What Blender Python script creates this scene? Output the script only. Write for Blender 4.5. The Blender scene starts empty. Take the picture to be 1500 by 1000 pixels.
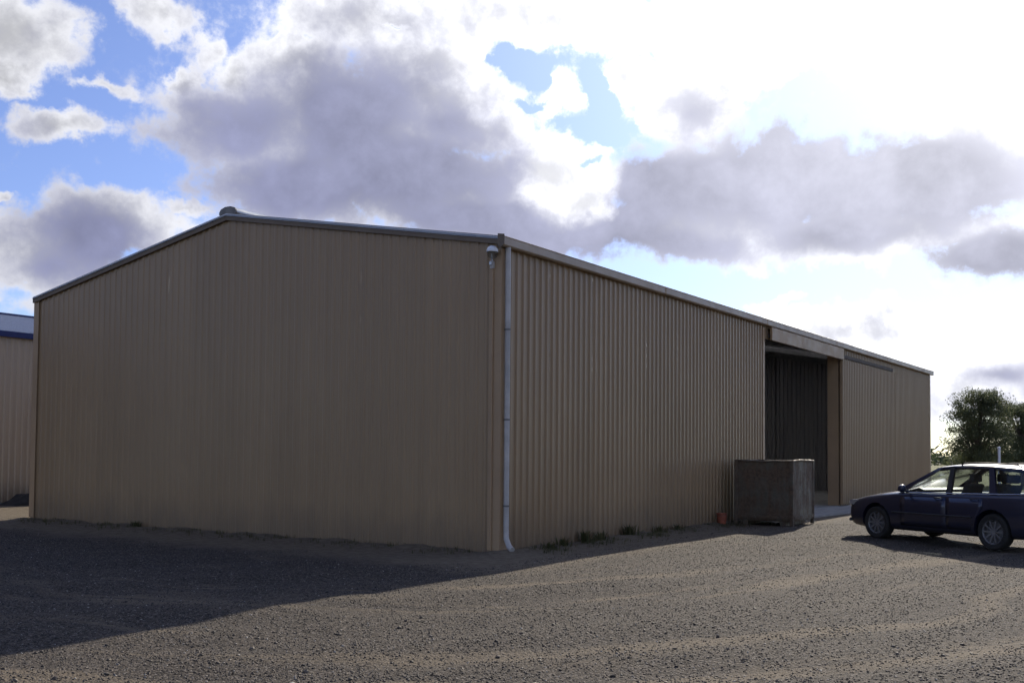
import bpy, bmesh, math, random
import numpy as np
from mathutils import Vector, Matrix
R = math.radians
random.seed(7); rng = np.random.default_rng(7)
scene = bpy.context.scene
C = scene.collection

# ------------------------------------------------------------------ camera
YAW, PITCH, ROLL = -0.588, 0.0391, 0.00825
cam_d = bpy.data.cameras.new('camera'); cam = bpy.data.objects.new('camera', cam_d); C.objects.link(cam)
Fv = Vector((math.sin(YAW)*math.cos(PITCH), math.cos(YAW)*math.cos(PITCH), math.sin(PITCH)))
Rt = Vector((math.cos(YAW), -math.sin(YAW), 0)); Up = Rt.cross(Fv)
r2 = math.cos(ROLL)*Rt + math.sin(ROLL)*Up; u2 = -math.sin(ROLL)*Rt + math.cos(ROLL)*Up
CAM = Vector((9.56, -13.986, 1.62))
cam.matrix_world = Matrix(((r2.x, u2.x, -Fv.x, CAM.x), (r2.y, u2.y, -Fv.y, CAM.y), (r2.z, u2.z, -Fv.z, CAM.z), (0, 0, 0, 1)))
cam_d.sensor_width = 36.0; cam_d.lens = 36.0*1525.26/1500; cam_d.shift_y = 102.5/1500
cam_d.clip_start = 0.05; cam_d.clip_end = 8000
scene.camera = cam
scene.cycles.max_bounces = 5; scene.cycles.diffuse_bounces = 2; scene.cycles.glossy_bounces = 2; scene.cycles.transmission_bounces = 2; scene.cycles.use_denoising = True
scene.cycles.use_adaptive_sampling = True; scene.cycles.adaptive_threshold = 0.03

# ------------------------------------------------------------------ light and exposure
SUN_AZ, SUN_EL = -8.5, 28.8                       # azimuth from +Y towards +X, elevation (degrees)
SKY_STRENGTH, EXPOSURE = 0.10, 0.35
scene.view_settings.view_transform = 'Standard'; scene.view_settings.look = 'None'
scene.view_settings.exposure = EXPOSURE; scene.view_settings.gamma = 1.0
scene.view_settings.use_curve_mapping = False
sdir = Vector((math.sin(R(SUN_AZ))*math.cos(R(SUN_EL)), math.cos(R(SUN_AZ))*math.cos(R(SUN_EL)), math.sin(R(SUN_EL))))
sun_d = bpy.data.lights.new('sun', 'SUN'); sun_d.energy = 4.6; sun_d.angle = R(0.6); sun_d.color = (1.0, 0.905, 0.76)
sun = bpy.data.objects.new('sun', sun_d); C.objects.link(sun)
sun.rotation_euler = (-sdir).to_track_quat('-Z', 'Y').to_euler(); sun.location = (0, 40, 30)

class NT:
    """small helper that writes node expressions"""
    def __init__(s, nt): s.nt = nt; s.n = nt.nodes; s.l = nt.links
    def node(s, t, **kw):
        o = s.n.new(t)
        for k, v in kw.items(): setattr(o, k, v)
        return o
    def inp(s, sock, v):
        if isinstance(v, bpy.types.NodeSocket): s.l.new(v, sock)
        elif v is not None: sock.default_value = v
    def m(s, op, a, b=None, c=None, clamp=False):
        o = s.node('ShaderNodeMath', operation=op, use_clamp=clamp)
        s.inp(o.inputs[0], a); s.inp(o.inputs[1], b); s.inp(o.inputs[2], c)
        return o.outputs[0]
    def vm(s, op, a, b=None, scale=None):
        o = s.node('ShaderNodeVectorMath', operation=op)
        s.inp(o.inputs[0], a); s.inp(o.inputs[1], b)
        if scale is not None: s.inp(o.inputs['Scale'], scale)
        return o.outputs['Value'] if op in ('DOT_PRODUCT', 'LENGTH', 'DISTANCE') else o.outputs['Vector']
    def mr(s, v, a, b, c=0.0, d=1.0, kind='SMOOTHSTEP'):
        o = s.node('ShaderNodeMapRange', interpolation_type=kind)
        s.inp(o.inputs['Value'], v)
        for i, x in zip((1, 2, 3, 4), (a, b, c, d)): s.inp(o.inputs[i], x)
        return o.outputs[0]
    def noise(s, vec, scale, detail=4, rough=0.55, dist=0.0, out='Fac'):
        o = s.node('ShaderNodeTexNoise'); s.inp(o.inputs['Vector'], vec)
        o.inputs['Scale'].default_value = scale; o.inputs['Detail'].default_value = detail
        o.inputs['Roughness'].default_value = rough; o.inputs['Distortion'].default_value = dist
        return o.outputs[out]
    def voro(s, vec, scale, feature='F1', rand=1.0):
        o = s.node('ShaderNodeTexVoronoi', feature=feature); s.inp(o.inputs['Vector'], vec)
        o.inputs['Scale'].default_value = scale; o.inputs['Randomness'].default_value = rand
        return o.outputs['Color'], o.outputs['Distance']
    def mapping(s, vec, loc=(0, 0, 0), rot=(0, 0, 0), sc=(1, 1, 1)):
        o = s.node('ShaderNodeMapping'); s.inp(o.inputs['Vector'], vec)
        o.inputs['Location'].default_value = loc; o.inputs['Rotation'].default_value = rot; o.inputs['Scale'].default_value = sc
        return o.outputs[0]
    def mix(s, f, a, b, blend='MIX'):
        o = s.node('ShaderNodeMix', data_type='RGBA', blend_type=blend)
        s.inp(o.inputs['Factor'], f)
        s.inp(o.inputs['A'] if False else o.inputs[6], a if isinstance(a, bpy.types.NodeSocket) else (*a[:3], 1))
        s.inp(o.inputs[7], b if isinstance(b, bpy.types.NodeSocket) else (*b[:3], 1))
        return o.outputs[2]
    def sep(s, v):
        o = s.node('ShaderNodeSeparateXYZ'); s.inp(o.inputs[0], v); return o.outputs
    def comb(s, x, y, z):
        o = s.node('ShaderNodeCombineXYZ')
        for i, v in enumerate((x, y, z)): s.inp(o.inputs[i], v)
        return o.outputs[0]
    def bump(s, h, strength=0.3, dist=0.02, normal=None):
        o = s.node('ShaderNodeBump'); s.inp(o.inputs['Height'], h)
        o.inputs['Strength'].default_value = strength; o.inputs['Distance'].default_value = dist
        if normal is not None: s.inp(o.inputs['Normal'], normal)
        return o.outputs[0]

# ------------------------------------------------------------------ sky: blue air with broken cumulus
# azimuth, elevation, half width, half height (degrees), weight
COVER = [(-59.6,20.1,3.4,2.3,1),(-59.7,18.1,1.8,1.1,1),(-57.8,15.9,3.2,0.9,0.9),(-55.5,18.0,1.9,0.5,0.6),(-52.8,21.7,2.2,1.3,0.8),(-50.3,20.7,1.0,1.5,0.6),
(-54.3,21.8,1.3,0.8,0.5),(-51.5,18.9,1.2,1.0,1),(-48.7,19.4,1.8,1.5,1),(-45.5,20.2,3.6,1.8,1),(-43.2,17.6,10.2,3.6,1),(-49.4,17.3,4.6,2.5,1),
(-45.8,14.3,5.4,2.6,1),(-39.5,14.4,9.7,3.2,1),(-33.4,12.6,7.5,2.2,1),(-41.8,22.7,7.8,2.0,0.9),(-33.5,23.3,9.8,1.8,0.9),(-38.8,20.7,4.2,2.0,1),
(-25.2,23.0,11.1,1.6,0.9),(-13.7,21.7,10.7,2.4,0.9),(-37.6,19.0,4.2,1.7,1),(-31.9,15.6,4.2,2.1,1),(-35.4,17.4,3.0,1.4,1),(-30.4,13.8,3.0,1.4,1),
(-31.2,19.4,1.7,1.4,0.8),(-26.5,20.4,1.9,1.3,0.9),(-24.0,18.6,3.3,2.4,1),(-20.8,14.3,10.0,3.0,1),(-12.1,14.1,8.5,2.7,1),(-24.4,12.3,8.1,2.0,1),
(-15.5,11.4,8.8,1.6,1),(-8.9,18.0,4.7,2.8,0.9),(-20.8,20.8,4.7,2.3,0.9),(-9.0,9.8,2.8,1.5,1),(-15.5,6.3,11.1,1.5,0.9),(-9.6,3.7,7.5,2.4,0.8),
(-19.0,8.2,2.1,0.5,0.5),(-8.1,4.3,1.8,0.6,0.9),(-55.1,11.6,4.9,1.7,1),(-58.5,9.7,4.0,2.2,1),(-50.9,12.7,1.6,0.6,0.7),(-60.2,12.2,0.6,0.4,0.7),
(-56.3,7.2,8.3,1.2,0.5)]
GAPS = [(-34.4,21.0,1.7,0.85,1),(-32.5,20.1,0.9,0.9,0.8),(-33.1,19.0,1.9,0.4,0.7),(-28.5,19.0,1.2,1.8,1),(-28.9,17.4,1.9,0.9,0.8),(-29.8,16.0,1.3,0.5,0.8),(-40.3,22.4,0.8,0.3,0.7),(-17.4,18.8,2.1,1.5,0.35),(-27.0,17.8,0.9,0.7,0.6)]
BASES = [(-49.0,16.7,4.2,2.2,0.8),(-42.5,17.8,5.2,2.6,0.9),(-39.5,15.1,7.1,2.8,1),(-45.8,14.1,4.7,2.1,1),(-34.5,12.7,5.7,1.5,0.95),(-37.6,17.6,3.0,1.4,0.7),
(-24.0,18.1,2.9,1.8,0.63),(-24.4,14.4,6.8,2.2,0.98),(-19.0,14.4,9.6,2.8,1.09),(-12.1,13.7,6.4,2.7,0.98),(-15.5,11.7,6.6,1.5,0.86),(-24.4,11.4,5.7,1.3,0.75),
(-28.9,12.2,4.9,1.8,0.98),(-9.0,9.8,2.9,1.6,0.98),(-56.0,10.6,3.2,1.6,0.8),(-58.5,9.2,2.5,1.3,0.6),(-58.8,19.8,1.6,1.1,0.25),(-41.1,22.9,3.4,1.0,0.2),
(-8.1,4.3,1.5,0.5,0.6),(-10.5,18.1,2.5,1.7,0.29),(-32.0,23.3,2.7,0.8,0.2)]

def build_world():
    w = bpy.data.worlds.new('World'); scene.world = w; w.use_nodes = True
    n = NT(w.node_tree); w.node_tree.nodes.clear()
    out = n.node('ShaderNodeOutputWorld'); bg = n.node('ShaderNodeBackground')
    n.l.new(bg.outputs[0], out.inputs[0]); bg.inputs['Strength'].default_value = SKY_STRENGTH
    sky = n.node('ShaderNodeTexSky', sky_type='NISHITA', sun_disc=False)
    sky.sun_elevation = R(SUN_EL); sky.sun_rotation = R(SUN_AZ)
    sky.air_density = 1.0; sky.dust_density = 0.15; sky.ozone_density = 1.6; sky.altitude = 100
    d = n.node('ShaderNodeTexCoord').outputs['Generated']
    x, y, z = n.sep(d)
    az = n.m('MULTIPLY', n.m('ARCTAN2', x, y), 57.29578)
    el = n.m('MULTIPLY', n.m('ARCSINE', z), 57.29578)
    v = n.comb(az, el, 0.0)
    # billowing outline: two octaves of domain warp
    w1 = n.vm('SUBTRACT', n.noise(v, 0.16, 2, 0.5, out='Color'), (0.5, 0.5, 0.5))
    w2 = n.vm('SUBTRACT', n.noise(v, 0.75, 4, 0.62, out='Color'), (0.5, 0.5, 0.5))
    vw = n.vm('ADD', n.vm('ADD', v, n.vm('MULTIPLY', w1, (5.0, 2.6, 0))), n.vm('MULTIPLY', w2, (2.4, 1.7, 0)))
    vw = n.vm('MULTIPLY', vw, (1, 1, 0))
    def union(lst, vec, grow, smooth=0.12):
        acc = None
        for a, e, ra, re, wt in lst:
            ra *= grow; re *= grow
            g = n.node('ShaderNodeTexGradient', gradient_type='SPHERICAL')
            n.l.new(n.mapping(vec, (-a/ra, -e/re, 0), (0, 0, 0), (1/ra, 1/re, 0)), g.inputs[0])
            q = n.m('MULTIPLY', g.outputs['Fac'], wt)
            acc = q if acc is None else n.m('SMOOTH_MAX', acc, q, smooth)
        return acc
    acc = n.m('MULTIPLY_ADD', union(GAPS, vw, 0.98), -0.62, union(COVER, vw, 1.4))
    base = union(BASES, n.vm('ADD', v, n.vm('MULTIPLY', w1, (5.0, 2.6, 0))), 1.75, 0.2)
    base = n.m('MULTIPLY_ADD', union([(-30.6, 15.2, 3.0, 2.4, 1.0), (-29.6, 13.6, 1.6, 1.4, 0.8)], vw, 1.3), -0.9, base)      # bright notch between the two banks
    # the same broken cumulus field goes on all round the sky
    pl = n.vm('DIVIDE', d, n.comb(n.m('ADD', n.m('MAXIMUM', z, 0.0), 0.12), n.m('ADD', n.m('MAXIMUM', z, 0.0), 0.12), 1.0))
    f0 = n.mr(n.noise(pl, 1.5, 4, 0.55), 0.48, 0.80, 0.0, 1.1, 'LINEAR')
    inside = n.m('MULTIPLY', n.mr(n.m('ABSOLUTE', n.m('ADD', az, 34.0)), 27.0, 38.0, 1.0, 0.0), n.mr(el, 23.0, 32.0, 1.0, 0.0))
    field = n.m('ADD', acc, n.m('MULTIPLY', f0, n.m('SUBTRACT', 1.0, inside)))
    fine = n.m('SUBTRACT', n.noise(n.vm('ADD', v, w1), 0.6, 6, 0.6), 0.5)
    dens = n.m('MULTIPLY_ADD', fine, 0.95, field)
    alpha = n.m('POWER', n.mr(dens, 0.10, 0.44), 1.25)
    base = n.m('MAXIMUM', base, n.m('MULTIPLY', n.m('MULTIPLY', f0, 0.7), n.m('SUBTRACT', 1.0, inside)))
    thick = n.mr(n.m('MULTIPLY_ADD', fine, 0.45, n.m('MULTIPLY_ADD', n.sep(w1)[2], 0.6, base)), 0.04, 0.66); thick = n.m('POWER', thick, 0.7)
    # light scattered through the cloud: bright where thin and towards the sun
    cosang = n.vm('DOT_PRODUCT', d, tuple(sdir))
    ang = n.m('MULTIPLY', n.m('ARCCOSINE', cosang), 57.29578)
    glow = n.m('EXPONENT', n.m('MULTIPLY', n.m('POWER', n.m('DIVIDE', ang, 22.0), 2.0), -1.0))
    glow2 = n.m('EXPONENT', n.m('MULTIPLY', n.m('DIVIDE', ang, 40.0), -1.0))
    k = 1.0/(SKY_STRENGTH*2**EXPOSURE)
    white = n.vm('SCALE', (0.93, 0.94, 1.0), scale=n.m('MULTIPLY', n.m('MULTIPLY_ADD', glow, 1.3, n.m('MULTIPLY_ADD', glow2, 0.9, 0.60)), k))
    grey = n.vm('SCALE', n.vm('ADD', (0.275, 0.292, 0.46), n.vm('SCALE', (0.60, 0.585, 0.50), scale=glow)), scale=n.m('MULTIPLY', n.m('MULTIPLY_ADD', fine, 0.55, n.m('MULTIPLY_ADD', n.sep(w1)[1], 0.9, 1.0)), k))
    shade = n.mr(n.m('MULTIPLY_ADD', fine, 0.9, field), 0.30, 0.95, 1.10, 0.64)
    white = n.vm('SCALE', white, scale=shade)
    cl = n.mix(thick, white, grey)
    air = n.mix(1.0, sky.outputs[0], n.mix(n.mr(el, 0.0, 10.0, 1.0, 0.0), (0.72, 0.735, 1.05), (0.80, 0.90, 1.05)), 'MULTIPLY')
    aur = n.vm('SCALE', (0.85, 0.95, 1.0), scale=n.m('MULTIPLY', n.m('MULTIPLY_ADD', n.m('MULTIPLY', glow2, glow2), 0.45, n.m('MULTIPLY', glow, 0.55)), k))
    air = n.vm('ADD', air, aur)
    col = n.mix(alpha, air, cl)
    n.l.new(col, bg.inputs['Color'])
    w.cycles.sampling_method = 'MANUAL'; w.cycles.sample_map_resolution = 256
build_world()

# ------------------------------------------------------------------ helpers: meshes and tags
class MB:
    def __init__(s): s.v = []; s.f = []
    def add(s, vs, fs):
        b = len(s.v); s.v += [tuple(p) for p in vs]; s.f += [tuple(b+i for i in q) for q in fs]; return s
    def box(s, x0, x1, y0, y1, z0, z1):
        return s.add([(x0,y0,z0),(x1,y0,z0),(x1,y1,z0),(x0,y1,z0),(x0,y0,z1),(x1,y0,z1),(x1,y1,z1),(x0,y1,z1)],
                     [(0,3,2,1),(4,5,6,7),(0,1,5,4),(1,2,6,5),(2,3,7,6),(3,0,4,7)])
    def prism(s, poly, d0, d1, axis='y'):
        """polygon in the two other axes extruded along axis"""
        def P(a, b, t): return {'x': (t, a, b), 'y': (a, t, b), 'z': (a, b, t)}[axis]
        n = len(poly); vs = [P(a, b, d0) for a, b in poly]+[P(a, b, d1) for a, b in poly]
        fs = [tuple(range(n)), tuple(range(2*n-1, n-1, -1))]+[(i, n+i, n+(i+1) % n, (i+1) % n) for i in range(n)]
        return s.add(vs, fs)
    def bar(s, a, b, w, h, up=(0, 0, 1)):
        a, b = Vector(a), Vector(b); t = (b-a).normalized(); u = Vector(up)
        sd = t.cross(u).normalized(); u = sd.cross(t).normalized()
        vs = [p+sd*i*w/2+u*j*h/2 for p in (a, b) for i, j in ((-1,-1),(1,-1),(1,1),(-1,1))]
        return s.add(vs, [(0,1,2,3),(7,6,5,4),(0,4,5,1),(1,5,6,2),(2,6,7,3),(3,7,4,0)])
    def tube(s, pts, rad, seg=10, cap=True):
        pts = [Vector(p) for p in pts]; n = len(pts); rr = rad if isinstance(rad, (list, tuple)) else [rad]*n
        vs = []; pu = None
        for i, p in enumerate(pts):
            t = (pts[min(i+1, n-1)]-pts[max(i-1, 0)]).normalized()
            if pu is None: pu = t.orthogonal().normalized()
            u = (pu-t*pu.dot(t)).normalized(); pu = u; w = t.cross(u)
            vs += [p+(u*math.cos(2*math.pi*k/seg)+w*math.sin(2*math.pi*k/seg))*rr[i] for k in range(seg)]
        fs = [(i*seg+k, i*seg+(k+1) % seg, (i+1)*seg+(k+1) % seg, (i+1)*seg+k) for i in range(n-1) for k in range(seg)]
        if cap: fs += [tuple(range(seg-1, -1, -1)), tuple((n-1)*seg+k for k in range(seg))]
        return s.add(vs, fs)
    def lathe(s, prof, seg=20, c=(0, 0, 0), axis='z', sc=(1, 1)):
        vs = []
        for r, h in prof:
            for k in range(seg):
                a = 2*math.pi*k/seg; p = (r*math.cos(a)*sc[0], r*math.sin(a)*sc[1], h)
                if axis == 'y': p = (p[0], h, p[1])
                vs.append((p[0]+c[0], p[1]+c[1], p[2]+c[2]))
        n = len(prof)
        fs = [(i*seg+k, i*seg+(k+1) % seg, (i+1)*seg+(k+1) % seg, (i+1)*seg+k) for i in range(n-1) for k in range(seg)]
        return s.add(vs, fs)
    def mesh(s, name, m=None, smooth=False):
        me = bpy.data.meshes.new(name); me.from_pydata(s.v, [], s.f)
        bm = bmesh.new(); bm.from_mesh(me); bmesh.ops.recalc_face_normals(bm, faces=bm.faces); bm.to_mesh(me); bm.free()
        if m: me.materials.append(m)
        if smooth:
            me.polygons.foreach_set('use_smooth', [True]*len(me.polygons)); me.set_sharp_from_angle(angle=R(38))
        return me
    def build(s, name, m, parent=None, smooth=False, bevel=0):
        o = obj(name, s.mesh(name, m, smooth), parent)
        if bevel:
            md = o.modifiers.new('bevel', 'BEVEL'); md.width = bevel; md.segments = 2; md.limit_method = 'ANGLE'; md.angle_limit = R(40)
        return o
def obj(name, me, parent=None, loc=(0, 0, 0)):
    o = bpy.data.objects.new(name, me); C.objects.link(o); o.parent = parent; o.location = loc; return o
def tag(o, label=None, cat=None, group=None, kind=None):
    for k, v in (('label', label), ('category', cat), ('group', group), ('kind', kind)):
        if v: o[k] = v
    return o
def empty(name, loc=(0, 0, 0), rz=0, parent=None):
    o = bpy.data.objects.new(name, None); C.objects.link(o); o.location = loc; o.rotation_euler = (0, 0, rz); o.parent = parent
    o.empty_display_size = .3; return o

# ------------------------------------------------------------------ materials
def base_mat(name):
    m = bpy.data.materials.new(name); m.use_nodes = True; n = NT(m.node_tree)
    return m, n, m.node_tree.nodes['Principled BSDF']
def simple(name, col, rough=.6, metal=0., var=.15, scale=6., bump=0., bscale=60., spec=.5, coat=0.):
    m, n, b = base_mat(name); tc = n.node('ShaderNodeTexCoord').outputs['Object']
    ns = n.noise(tc, scale, 5, .6)
    c = n.mix(n.mr(ns, .3, .7), [x*(1-var) for x in col], [min(1, x*(1+var)) for x in col])
    n.l.new(c, b.inputs['Base Color']); b.inputs['Metallic'].default_value = metal
    n.l.new(n.mr(n.noise(tc, scale*3, 4, .6), .3, .7, max(.02, rough-.08), min(1, rough+.08)), b.inputs['Roughness'])
    b.inputs['Specular IOR Level'].default_value = spec; b.inputs['Coat Weight'].default_value = coat
    b.inputs['Coat Roughness'].default_value = .05
    if bump: n.l.new(n.bump(n.noise(tc, bscale, 4, .6), bump, .01), b.inputs['Normal'])
    return m
def cladding(name, col, dirt=(.16, .115, .075)):
    m, n, b = base_mat(name)
    pos = n.node('ShaderNodeNewGeometry').outputs['Position']; rnd = n.node('ShaderNodeObjectInfo').outputs['Random']
    x, y, z = n.sep(pos)
    streak = n.noise(n.mapping(pos, sc=(3.2, 3.2, .16)), 1.6, 5, .6)
    blot = n.noise(pos, .55, 4, .55)
    c = n.mix(n.mr(streak, .3, .72), [q*.95 for q in col], [q*1.035 for q in col])
    c = n.mix(n.mr(blot, .3, .7, 0, .55), c, n.mix(1.0, c, (.90, .88, .86), 'MULTIPLY'))
    tone = n.mr(rnd, 0, 1, .965, 1.035, 'LINEAR')
    c = n.vm('SCALE', c, scale=tone)
    splash = n.m('MULTIPLY', n.mr(n.m('ADD', z, n.m('MULTIPLY', n.noise(n.mapping(pos, sc=(1, 1, .5)), 2.2, 5, .65), -.9)), -.5, .35, 1, 0), .65)
    c = n.mix(splash, c, dirt)
    c = n.mix(n.node('ShaderNodeNewGeometry').outputs['Backfacing'], c, (.24, .225, .21))      # grey backing coat inside
    n.l.new(c, b.inputs['Base Color']); b.inputs['Roughness'].default_value = .38
    b.inputs['Specular IOR Level'].default_value = .5
    wave = n.noise(n.mapping(pos, sc=(1.0, 1.0, .45)), 1.4, 2, .5)
    n.l.new(n.bump(wave, .22, .03), b.inputs['Normal'])
    return m
M = {}
M['clad'] = cladding('beige cladding', (.330, .220, .118))
M['clad_nb'] = cladding('pale beige cladding', (.52, .40, .275))
M['trim'] = simple('beige folded trim', (.38, .255, .145), .5, var=.07, scale=1.2)
M['trim_dark'] = simple('brown barge trim', (.19, .15, .115), .7, var=.1, scale=1.2, spec=.25)
M['gutter'] = simple('pale gutter', (.42, .33, .245), .45, var=.08, scale=1.5)
M['zinc'] = simple('zincalume roof', (.50, .52, .53), .35, .6, var=.08, scale=2)
M['pipe'] = simple('painted downpipe', (.46, .435, .41), .5, var=.2, scale=2.2)
M['steel'] = simple('grey primed steel', (.20, .19, .18), .6, .2, var=.2)
M['track'] = simple('dull track steel', (.13, .11, .09), .85, .0, var=.2)
M['blue'] = simple('blue gutter paint', (.018, .028, .12), .4, var=.1)
M['blue_roof'] = simple('pale blue grey roof', (.30, .33, .40), .4, .3, var=.08)
M['concrete'] = simple('concrete', (.30, .29, .27), .9, var=.2, scale=2.5, bump=.25)
M['white_plastic'] = simple('white housing', (.80, .81, .84), .25, var=.05)
M['dark_plastic'] = simple('dark plastic', (.03, .03, .032), .5, var=.1)
M['orange'] = simple('faded orange plastic', (.30, .085, .045), .7, var=.2, scale=12)

def shed_glass(name, tint, rough=.03, gl=1.0):
    m, n, b = base_mat(name); nt = m.node_tree
    tr = n.node('ShaderNodeBsdfTransparent'); tr.inputs[0].default_value = (*tint, 1)
    g = n.node('ShaderNodeBsdfGlossy'); g.inputs['Roughness'].default_value = rough
    ge = n.node('ShaderNodeNewGeometry'); c_ = n.m('ABSOLUTE', n.vm('DOT_PRODUCT', ge.outputs['Normal'], ge.outputs['Incoming']))
    fr = n.m('MULTIPLY_ADD', n.m('POWER', n.m('SUBTRACT', 1.0, c_), 5.0), .96, .04)
    ms = n.node('ShaderNodeMixShader'); n.l.new(n.m('MULTIPLY', fr, gl, clamp=True), ms.inputs[0])
    n.l.new(tr.outputs[0], ms.inputs[1]); n.l.new(g.outputs[0], ms.inputs[2])
    n.l.new(ms.outputs[0], nt.nodes['Material Output'].inputs[0]); return m
M['glass'] = shed_glass('car glass', (.88, .91, .90))
M['lens'] = shed_glass('lamp lens', (.75, .77, .78), .12)

TRACKS = [(5.5, .30, .8), (6.8, .34, 1.0), (8.4, .25, .5), (9.5, .26, .7), (10.6, .32, .9), (12.3, .4, .6), (14.2, .5, .6)]   # radius, width, strength
def ground_mat():
    m, n, b = base_mat('gravel yard')
    pos = n.node('ShaderNodeNewGeometry').outputs['Position']; x, y, z = n.sep(pos)
    # wheel tracks curve round the corner of the shed: bands of bare dust at set radii
    wob = n.noise(pos, .22, 3, .5); patch = n.noise(pos, 1.1, 4, .6)
    rx_ = n.m('SUBTRACT', x, -1.75)
    rr_ = n.m('MAXIMUM', n.m('MULTIPLY_ADD', n.m('MAXIMUM', y, 0.0), -.28, rx_), 0.0); yn = n.m('MINIMUM', y, 0.0)
    rho = n.m('ADD', n.m('SQRT', n.m('ADD', n.m('MULTIPLY', rr_, rr_), n.m('MULTIPLY', yn, yn))), n.m('MULTIPLY_ADD', wob, 1.6, -.8))
    th = n.m('ADD', n.m('ARCTAN2', rx_, y), n.m('MULTIPLY', n.m('MAXIMUM', y, 0.0), .12))
    band = n.noise(n.comb(n.m('MULTIPLY', rho, 1.0), n.m('MULTIPLY', th, .9), 0.0), 1.35, 4, .62)
    trk = None
    for r0, wd, am in TRACKS:
        q = n.m('DIVIDE', n.m('SUBTRACT', rho, r0), wd); q = n.m('MULTIPLY', n.m('EXPONENT', n.m('MULTIPLY', n.m('MULTIPLY', q, q), -1.0)), am)
        trk = q if trk is None else n.m('ADD', trk, q)
    trk = n.m('MULTIPLY', trk, n.m('MULTIPLY', n.mr(n.noise(n.comb(n.m('MULTIPLY', rho, 2.2), n.m('MULTIPLY', th, 1.6), 3.0), 1.2, 3, .6), .36, .62), n.mr(x, -4.0, 1.0, .25, 1.0)))  # bands faded towards the shed's shadow, shade put into the dust colour
    dust = n.mr(n.m('ADD', n.m('MULTIPLY', trk, .42), n.m('ADD', n.m('MULTIPLY', band, .75), n.m('MULTIPLY', patch, .45))), .63, .94)
    # stones: three sizes of angular chips, each with its own tone
    v1, d1 = n.voro(pos, 38); v2, d2 = n.voro(pos, 85)
    t1 = n.sep(v1)[0]; t2 = n.sep(v2)[0]
    tone = n.m('ADD', n.m('MULTIPLY', t1, .6), n.m('MULTIPLY', t2, .4))
    st = n.mix(n.mr(tone, .2, .85, 0, 1, 'LINEAR'), (.024, .021, .018), (.116, .097, .078))
    st = n.mix(n.mr(t2, .92, .97), st, (.22, .20, .18))
    dirt = n.mix(n.mr(n.noise(pos, 30, 5, .65), .3, .7), (.118, .094, .066), (.198, .162, .115))
    c = n.mix(n.m('MULTIPLY', dust, .80), st, dirt)
    # bare earth strip along the foot of the shed
    sx = n.m('MAXIMUM', n.m('SUBTRACT', x, 0.0), n.m('MULTIPLY', n.m('ADD', y, 0.0), -1.0))
    near = n.mr(n.m('ADD', sx, n.m('MULTIPLY', n.noise(pos, .7, 4, .6), 1.6)), 2.3, 3.6, 1, 0)
    near = n.m('MULTIPLY', near, n.mr(x, 1.2, 2.2, 1, 0))
    earth = n.mix(n.mr(n.noise(pos, 7, 5, .65), .3, .7), (.13, .105, .074), (.215, .178, .128))
    c = n.mix(n.m('MULTIPLY', near, .85), c, earth)
    # paddock beyond the yard
    far = n.mr(n.m('ADD', y, n.m('MULTIPLY', n.noise(pos, .15, 3, .5), 10)), 38, 52)
    grass = n.mix(n.mr(n.noise(pos, .5, 5, .6), .3, .7), (.075, .095, .028), (.17, .16, .065))
    c = n.mix(far, c, grass)
    n.l.new(c, b.inputs['Base Color']); b.inputs['Roughness'].default_value = .9
    b.inputs['Specular IOR Level'].default_value = .15
    h = n.m('ADD', n.m('MULTIPLY', d1, -1.0), n.m('MULTIPLY', d2, -.5))
    n.l.new(n.bump(n.m('ADD', h, n.m('MULTIPLY', n.noise(pos, 9, 2, .6), .8)), .8, .016), b.inputs['Normal'])
    return m
M['ground'] = ground_mat()

# ------------------------------------------------------------------ ground sheet
W_ = 13.155
def hfun(x, y):
    """gentle ruts and bumps of the yard, flat at the foot of buildings"""
    u = x*math.cos(R(28))-y*math.sin(R(28))
    h = .018*np.sin(u*2.1+.7*np.sin(y*.23))+.012*np.sin(u*4.7+1.3+.5*np.sin(y*.31))+.012*np.sin(x*.9+1)*np.sin(y*.8)
    d = np.maximum(np.maximum(x-.9, -y-.9), 0)
    e = np.maximum(x, -y); bank = np.exp(-((e-.12)/.3)**2)*(.034+.022*np.sin(3.1*x+1.7*y)+.018*np.sin(7.3*x-5.1*y+1))
    bank = bank*(x > -W_-.5)*np.clip((11.8-y)/1.0, 0, 1)
    rho = np.hypot(np.maximum(x+1.75-.28*np.maximum(y, 0), 0), np.minimum(y, 0))+.35*np.sin(x*1.3+y*.9); h = h-.022*sum(am*np.exp(-((rho-r0)/wd)**2) for r0, wd, am in TRACKS)
    h = bank+h*np.clip(d/2.5, 0, 1)*np.clip((26-np.hypot(x-8, y+6))/10, 0, 1)
    return h
def axis_pts():
    a = np.concatenate([np.arange(-30, 30.01, .15)]); o = 30*np.power(1.22, np.arange(1, 26))
    return np.concatenate([-o[::-1], a, o])
def build_ground():
    xs = axis_pts()+4; ys = axis_pts(); X, Y = np.meshgrid(xs, ys); Z = hfun(X, Y)-.012
    nx, ny = len(xs), len(ys); v = np.stack([X, Y, Z], -1).reshape(-1, 3)
    i = np.arange(ny-1)[:, None]*nx+np.arange(nx-1)[None]; f = np.stack([i, i+1, i+nx+1, i+nx], -1).reshape(-1, 4)
    me = bpy.data.meshes.new('ground'); me.from_pydata(v.tolist(), [], f.tolist()); me.materials.append(M['ground'])
    me.polygons.foreach_set('use_smooth', [True]*len(me.polygons))
    tag(obj('ground', me), kind='structure')
build_ground()

# ------------------------------------------------------------------ the shed
W, H, RISE, L = 13.155, 5.09, 1.164, 31.69
O1, O2, OH = 12.14, 18.82, 4.62
PITCHW, RIB = .1905, .028; SHEET = PITCHW*4
shed = empty('storage_shed', (0, 0, 0))
tag(shed, 'long beige ribbed metal shed with a gable end and an open doorway', 'shed')

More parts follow.
